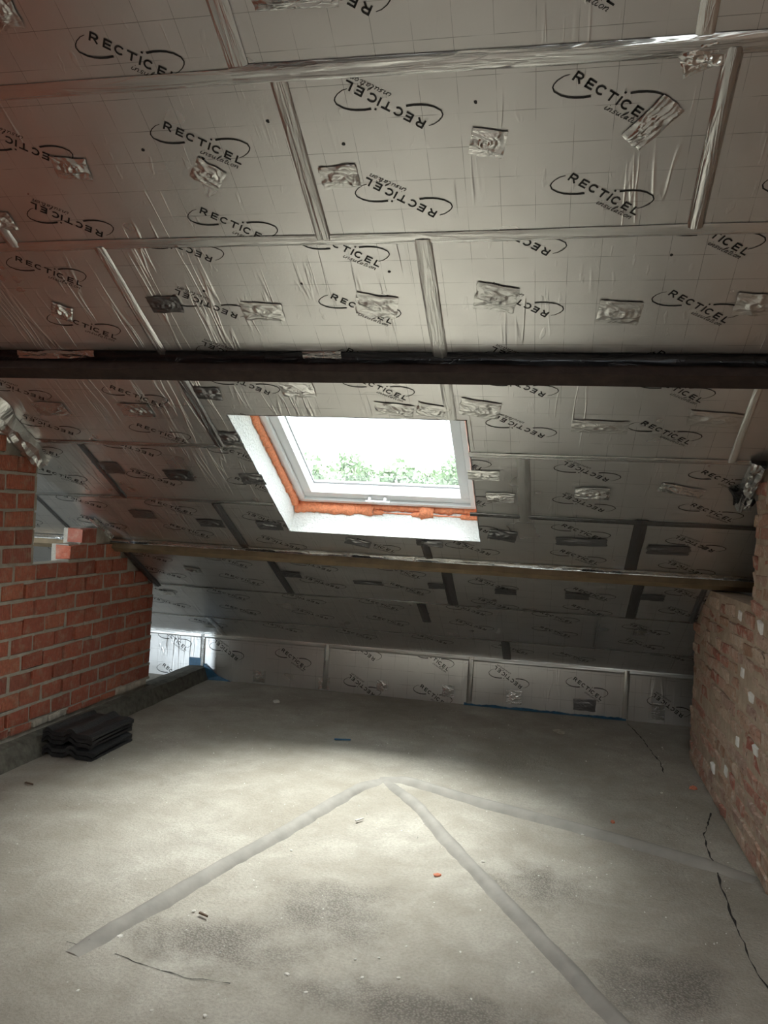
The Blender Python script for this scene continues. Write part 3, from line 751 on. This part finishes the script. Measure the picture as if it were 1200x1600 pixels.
# low concrete kerb along the foot of the left wall, running on to the far wall
V = []; F = []; n = 90
for i in range(n+1):
    y = 2.2 + (5.955-2.2)*i/n; t = min(1, max(0, (y-2.9)/1.6))
    xf = -2.655 - .022*t + .006*N3(y*5, 2.2); j = .004*N3(y*9, 7)
    zt = .104 + j
    V += [(xf+.02, y, -.01), (xf, y, zt*.45+j), (xf-.016-.02*(1-t), y, zt-.006), (-2.745, y, zt+.004), (-2.83 if y > 5.17 else -2.745, y, zt), (-2.83 if y > 5.17 else -2.745, y, -.01)]
for i in range(n):
    for k in range(6): F.append((6*i+k, 6*i+(k+1) % 6, 6*i+6+(k+1) % 6, 6*i+6+k))
F += [tuple(range(6)), tuple(range(6*n+5, 6*n-1, -1))]
kerb = tag(link('trim_1', mesh('trim_1', V, F), M['curb']), 'low dark concrete kerb at the foot of the red brick wall', kind='structure')

# ------------------------------------------------------------------ far knee wall
wall_far = tag(link('wall_far', MB().box(XA, XB, YK+.102, YK+.2, 0, roofz(YK)+.2).me('wall_far'), M['deck']), 'low far wall of upright foil insulation boards under the roof slope', kind='structure')
KM = Matrix(((1, 0, 0, 0), (0, 0, 1, YK), (0, -1, 0, 0), (0, 0, 0, 1)))   # u across, v down (z = -v), n away from the room
KH = roofz(YK)
kholder = {}
ke = [-4.3, -2.729, -1.688, -.565, .563, 1.95]
kl = [(-2.98, 0, .299), (-2.977, 0, .023), (-2.525, 1, .239), (-1.963, 0, .231), (-1.401, 1, .334), (-1.392, 1, .058), (-.84, 0, .324), (-.841, 0, .051), (-.277, 1, .225), (.287, 0, .211), (.859, 1, .128), (-3.55, 1, .29)]
for a, b in zip(ke[:-1], ke[1:]):
    a, b = a+.002, b-.002
    o = link('insulation_board', MB().box(a, b, -KH-.05, .0, 0, .1).me('insulation_board'), M['foil'], wall_far); o.matrix_world = KM
    o.matrix_parent_inverse = Matrix.Identity(4)
    for (u, fl_, z_) in kl:
        if a-.14 < u < b+.14: put_logo(u, -z_, fl_, (a, b, -KH, -.002), o)
def kstrip(*a, **k):
    o = strip(*a, parent=wall_far, **k); o.matrix_world = KM; return o
for u in ke[1:-1]: kstrip((u, -KH+.005), (u-.003, -.012), .042, .006, 'tape', .003)
kstrip((UA, -KH+.016), (UB, -KH+.016), .036, .004, 'tape_pale', .002)
for (u, z_, w_, h_) in ((-2.238, .062, .10, .09), (-1.236, .080, .085, .085), (-.726, .088, .09, .09), (-.233, .088, .11, .10), (.276, .083, .16, .085), (.787, .088, .09, .12), (-1.70, .055, .09, .09)):
    o = patch(u, -z_, w_, h_, 0, .2, 'tape' if w_ < .15 else 'tape_dark', parent=wall_far, lift=-.003, bl=.45); o.matrix_world = KM @ Matrix.Translation((u, -z_, -.003))
V = []; F = []; n = 90
for i in range(n+1):
    u = -.60 + 1.17*i/n
    hgt = .014 + .010*N3(u*9, 3.3) + .006*N3(u*40, 1.1)
    V += [(u, YK-.006, .001), (u, YK-.004, max(.004, hgt)), (u, YK-.022+.006*N3(u*14, 5), .001)]
for i in range(n): F += [(3*i, 3*i+1, 3*i+4, 3*i+3), (3*i+1, 3*i+2, 3*i+5, 3*i+4)]
link('blue_membrane', mesh('blue_membrane', V, F), M['blue'], wall_far)
bl = MB().box(-2.84, -2.735, YK-.012, YK-.004, .10, .165).me('blue_membrane'); link('blue_membrane', bl, M['blue'], wall_far)
V = [(-2.70, YK-.03, .125), (-2.70, YK-.03, .0), (-2.47, YK-.02, .0), (-2.58, YK-.012, .035), (-2.70, YK-.008, .125), (-2.70, YK-.008, .0), (-2.47, YK-.008, 0)]
link('blue_membrane', mesh('blue_membrane', V, [(0, 1, 2, 3), (0, 3, 4), (4, 3, 6, 5), (0, 4, 5, 1), (3, 2, 6)]), M['blue'], wall_far)

# ------------------------------------------------------------------ shell behind the camera and in the neighbouring bays
RM2 = Matrix(((1, 0, 0, 0), (0, CA, -SA, -.8), (0, SA, CA, roofz(-.8)), (0, 0, 0, 1)))     # rear slope: v grows towards the ridge
RW = (-.5, .7, -1.55, -.35)  # invented rear opening, added to go with the fill lamp
rear = link('ceiling', merged_boxes(list(cells(XA, XB, -7.4, .0, RW)), 0, .2, 'ceiling'), M['foil']); rear.matrix_world = RM2
tag(rear, 'rear roof slope lined with silver foil behind the viewer', kind='structure')
w2 = tag(bpy.data.objects.new('added_window_2', None), 'added unseen roof window in the rear slope behind the viewer', kind='structure'); C.objects.link(w2); w2.matrix_world = RM2
for bx in ((RW[0], RW[1], RW[2], RW[2]+.07, .10, .2), (RW[0], RW[1], RW[3]-.07, RW[3], .10, .2), (RW[0], RW[0]+.07, RW[2]+.07, RW[3]-.07, .10, .2), (RW[1]-.07, RW[1], RW[2]+.07, RW[3]-.07, .10, .2)):
    link('window_frame', MB().box(*bx).me('window_frame'), M['pvc'], w2)
link('window_pane', MB().box(RW[0]+.06, RW[1]-.06, RW[2]+.06, RW[3]-.06, .15, .158).me('window_pane'), M['glass'], w2)
def gable(name, x0, x1, label):
    pl = [(YA, 0), (YB, 0), (YB, roofz(YB)+.1), (-.8, roofz(-.8)+.1), (YA, zb(YA)+.1)]
    v, f = prism_x(pl, x0, x1); tag(link(name, mesh(name, v, f), M['mortar_left']), label, kind='structure')
gable('wall_gable_left', XA-.1, XA, 'rendered gable wall at the far left of the neighbouring bay')
gable('wall_gable_right', XB, XB+.1, 'rendered gable wall beyond the right party wall')
tag(link('wall_back', MB().box(XA, XB, YA-.1, YA, 0, .5).me('wall_back'), M['mortar_left']), 'low rear wall behind the viewer', kind='structure')

# ------------------------------------------------------------------ stack of roof tiles by the left wall
def tile_mesh():
    """interlocking roof tile: two rolls and two pans across x (0.30), 0.42 along y"""
    W, L, T = .30, .42, .013; nx_, ny_ = 36, 6; top = []
    def prof(x):
        t = x/W
        h = .012
        for c, wd, hh in ((.10, .10, .020), (.56, .13, .024)): h += hh*max(0, cos(min(1, abs(t-c)/wd)*pi/2))**1.2
        if t > .90: h -= .010*(t-.90)/.10
        return h
    V = []; F = []
    for j in range(ny_+1):
        y = L*j/ny_; lip = .006 if j == 0 else 0
        for i in range(nx_+1):
            x = W*i/nx_; V.append((x, y, prof(x)))
    n1 = len(V)
    for j in range(ny_+1):
        y = L*j/ny_
        for i in range(nx_+1):
            x = W*i/nx_; V.append((x, y, prof(x)-T-(.008 if j in (0, ny_) else 0)))
    k = nx_+1
    for j in range(ny_):
        for i in range(nx_):
            q = j*k+i; F.append((q, q+1, q+k+1, q+k)); F.append((n1+q, n1+q+k, n1+q+k+1, n1+q+1))
    for j in range(ny_): F += [(j*k, (j+1)*k, n1+(j+1)*k, n1+j*k), (j*k+nx_, n1+j*k+nx_, n1+(j+1)*k+nx_, (j+1)*k+nx_)]
    for i in range(nx_): F += [(i, n1+i, n1+i+1, i+1), (ny_*k+i, ny_*k+i+1, n1+ny_*k+i+1, n1+ny_*k+i)]
    me = mesh('roof_tile', V, F, True); me.set_sharp_from_angle(angle=rad(40)); return me
tm = tile_mesh()
ordn = ['black concrete roof tile lying on the floor, bottom of its stack', 'black concrete roof tile second from the bottom of the stack', 'black concrete roof tile in the middle of the stack', 'black concrete roof tile second from the top of the stack', 'black concrete roof tile on top of the stack by the kerb']
for i in range(5):
    o = link('roof_tile', tm, M['tile'])
    dx, dy, rz = [(0, 0, 0), (.010, -.012, .020), (-.020, .020, -.015), (-.002, .002, .012), (.008, -.012, -.014)][i]
    o.location = (-2.655+dx, 3.83+dy, [.022, .0505, .085, .113, .1415][i] - .012); o.rotation_euler = (0, 0, rz)
    tag(o, ordn[i], 'roof tile', 'roof tiles stacked by the left wall')

# ------------------------------------------------------------------ loose bits on the floor
def rock(seed, sx_, sy_, sz_):
    bm = bmesh.new(); bmesh.ops.create_icosphere(bm, subdivisions=1, radius=.5)
    rs = random.Random(seed)
    for v in bm.verts:
        v.co *= rs.uniform(.7, 1.15); v.co = Vector((v.co.x*sx_, v.co.y*sy_, max(v.co.z, -.25)*sz_))
    lo_ = min(v.co.z for v in bm.verts)
    for v in bm.verts: v.co.z -= lo_
    return from_bm('chip', bm)
rk = [rock(s, .024, .016, .012) for s in range(6)]
def px_floor(x, y):
    d = fw + rt*((x-600)/1239.061) - up*((y-800)/1239.061); t = -EYE/d.z
    return d.x*t, d.y*t
# measured positions on the floor (metres)
chips = [(-1.203,2.945),(-1.165,3.086),(-.99,3.12),(-.545,2.43),(-.475,2.46),(-.50,2.34),(-.395,2.37),(-.405,2.55),(-.23,2.57),(-.17,2.33),(.045,2.14),(-.03,2.19),(-.64,2.22),(-.72,2.29),
         (-.87,2.04),(-1.02,2.02),(-1.26,2.04),(-1.30,2.33),(-1.42,2.71),(-1.15,2.55),(-.22,3.27),(.19,3.70),(.62,4.42),(-1.82,4.2),(-.52,4.78),(.25,4.85),(.0,2.52),(-.31,2.14)]
for i, (x, y) in enumerate(chips):
    o = link('plaster_chip', rk[i % 6], M['chip']); s = random.uniform(.45, .95)
    o.location = (x, y, -.001); o.rotation_euler = (0, 0, random.uniform(0, 6)); o.scale = (s, s, s)
    tag(o, 'small white plaster chip lying loose on the concrete floor', 'chip', 'white plaster chips on the floor')
def single(name, x, y, sx_, sy_, sz_, rz, mat, label, cat, seed=3):
    o = link(name, rock(seed, sx_, sy_, sz_), M[mat]); o.location = (x, y, -.001); o.rotation_euler = (0, 0, rz); tag(o, label, cat)
single('plaster_lump', -1.906, 5.474, .065, .07, .025, .3, 'chip', 'pale lump of plaster alone on the dark floor before the far wall', 'rubble', 11)
single('brick_crumb', -.381, 3.087, .040, .026, .014, .5, 'chip_red', 'orange brick crumb near the middle cement ridge', 'rubble', 12)
single('brick_crumb', .335, 3.905, .04, .028, .016, 1.5, 'chip_red', 'reddish brick crumb beyond the right-hand cement ridge', 'rubble', 13)
single('brick_crumb', .80, 4.56, .05, .05, .025, .4, 'chip_red', 'brick crumb lying at the foot of the old brown wall', 'rubble', 14)
single('floor_stone', .10, 5.45, .10, .12, .018, .4, 'block_grey', 'flat grey stone on the floor before the far wall', 'rubble', 15)
single('dirt_clod', -1.37, 2.27, .035, .03, .02, .4, 'chip_dark', 'dark clod of dirt at the near end of the left cement ridge', 'rubble', 16)
def sliver(name, x, y, ln, wd, rz, mat, label, cat):
    me = MB().box(-ln/2, ln/2, -wd/2, wd/2, 0, .006).me(name)
    for v in me.vertices:
        if v.co.x > 0: v.co.y *= .45
        v.co.z += .004*(v.co.x/ln)**2*4
    o = link(name, me, M[mat]); o.location = (x, y, 0); o.rotation_euler = (0, 0, rz); tag(o, label, cat)
sliver('plastic_sliver', -1.206, 4.719, .10, .018, .25, 'blue', 'blue plastic sliver lying on the floor beyond the cement ridges', 'sliver')
sliver('wood_sliver', -1.102, 2.527, .04, .008, -.4, 'wood_sliver', 'short dark wood sliver beside the left cement ridge', 'sliver')
sliver('plaster_sliver', -.80, 3.517, .045, .010, .95, 'chip', 'pale narrow sliver between the two front cement ridges', 'sliver')
sliver('wood_sliver', -2.43, 3.42, .05, .010, -.2, 'wood_sliver', 'dark wood sliver on the floor in front of the tile stack', 'sliver')
cr = MB(); rs = random.Random(21)
for i in range(420):
    x, y = rs.uniform(-2.5, .8), rs.uniform(1.95, 5.8)
    if N3(x*1.4, y*1.4, 8) < -.1: continue
    s = rs.uniform(.0012, .0036)*(1.6 if rs.random() < .12 else 1)
    a = rs.uniform(0, 6); vs = []
    for q in range(4): vs.append((x+cos(a+q*pi/2)*s*rs.uniform(.6, 1.4), y+sin(a+q*pi/2)*s*rs.uniform(.6, 1.4), -.001))
    vs.append((x, y, s*1.2)); cr.add(vs, [(0, 1, 4), (1, 2, 4), (2, 3, 4), (3, 0, 4)])
tag(link('plaster_crumbs', cr.me('plaster_crumbs'), M['chip']), 'fine white plaster crumbs scattered over the concrete floor', 'crumbs', kind='stuff')

# ------------------------------------------------------------------ outdoors
GZ = -5.5
tag(link('ground', MB().box(-120, 80, 7.5, 160, GZ-.2, GZ).me('ground'), M['grass']), 'grass outside the house', kind='structure')
def tree(x, y, top, wd, seed, label):
    root = bpy.data.objects.new('tree', None); C.objects.link(root); root.location = (x, y, GZ); tag(root, label, 'tree')
    rs = random.Random(seed); H = top - GZ; mb = MB()
    blobs = [(Vector((rs.gauss(0, wd*.28), rs.gauss(0, wd*.25), H*rs.uniform(.62, .93))), rs.uniform(.5, 1.0)*wd*.30) for _ in range(16)]
    blobs.append((Vector((rs.uniform(-.3, .3), 0, H-.6)), .6))
    for c, r in blobs:
        for _ in range(260):
            d = Vector((rs.gauss(0, 1), rs.gauss(0, 1), rs.gauss(0, 1))).normalized()*r*rs.uniform(.5, 1.12); p = c + d
            if p.z > H: p.z = H - rs.random()*.3
            a, b = Vector((rs.gauss(0, 1), rs.gauss(0, 1), rs.gauss(0, 1))).normalized(), Vector((rs.gauss(0, 1), rs.gauss(0, 1), rs.gauss(0, 1)))
            b = a.cross(b).normalized(); s = rs.uniform(.06, .14)
            mb.add([p-a*s, p+b*s*.6, p+a*s, p-b*s*.6], [(0, 1, 2, 3)])
    link('crown', mb.me('crown'), M['leaf'], root)
    tb = MB(); K = 8
    for j in range(4):
        for k in range(K): an = 2*pi*k/K; rr = .22-.04*j; tb.v.append((rr*cos(an), rr*sin(an), H*.2*j))
    for j in range(3):
        for k in range(K): tb.f.append((j*K+k, j*K+(k+1) % K, (j+1)*K+(k+1) % K, (j+1)*K+k))
    link('trunk', tb.me('trunk'), M['bark'], root)
    return root
def tree_at(px, y, top, wd, seed, label): tree(px*y, y, EYE + top*y, wd, seed, label)
for a in [(-.323, 26, .078, 1.0, 1, 'slim pale tree at the left edge of the roof window'), (-.292, 38, .060, 2.2, 2, 'rounded low tree seen in the window, second from its left edge'), (-.262, 31, .080, 1.8, 3, 'taller tree left of the gap in the tree line through the window'),
          (-.200, 26, .073, 1.6, 4, 'tree just right of the gap in the tree line through the window'), (-.160, 38, .062, 2.2, 5, 'lower tree seen through the window, second from its right edge'), (-.118, 31, .086, 1.7, 6, 'tall tree at the right edge of the roof window')]: tree_at(*a)
hr = MB(); rs = random.Random(77)
for i in range(5200):
    x = rs.uniform(-19, -2); zt = EYE + 43*(.033+.009*N3(x*.55, 2.2)); z = GZ + (zt-GZ)*rs.random()**.45; y = 43 + rs.uniform(-.8, .8); q = rs.uniform(.08, .17)
    a = Vector((rs.gauss(0, 1), rs.gauss(0, 1), rs.gauss(0, 1))).normalized(); b = a.cross(Vector((rs.gauss(0, 1), rs.gauss(0, 1), rs.gauss(0, 1)))).normalized(); p = Vector((x, y, z))
    hr.add([p-a*q, p+b*q*.6, p+a*q, p-b*q*.6], [(0, 1, 2, 3)])
tag(link('hedge', hr.me('hedge'), M['leaf']), 'long green hedge behind the trees outside the window', 'hedge')
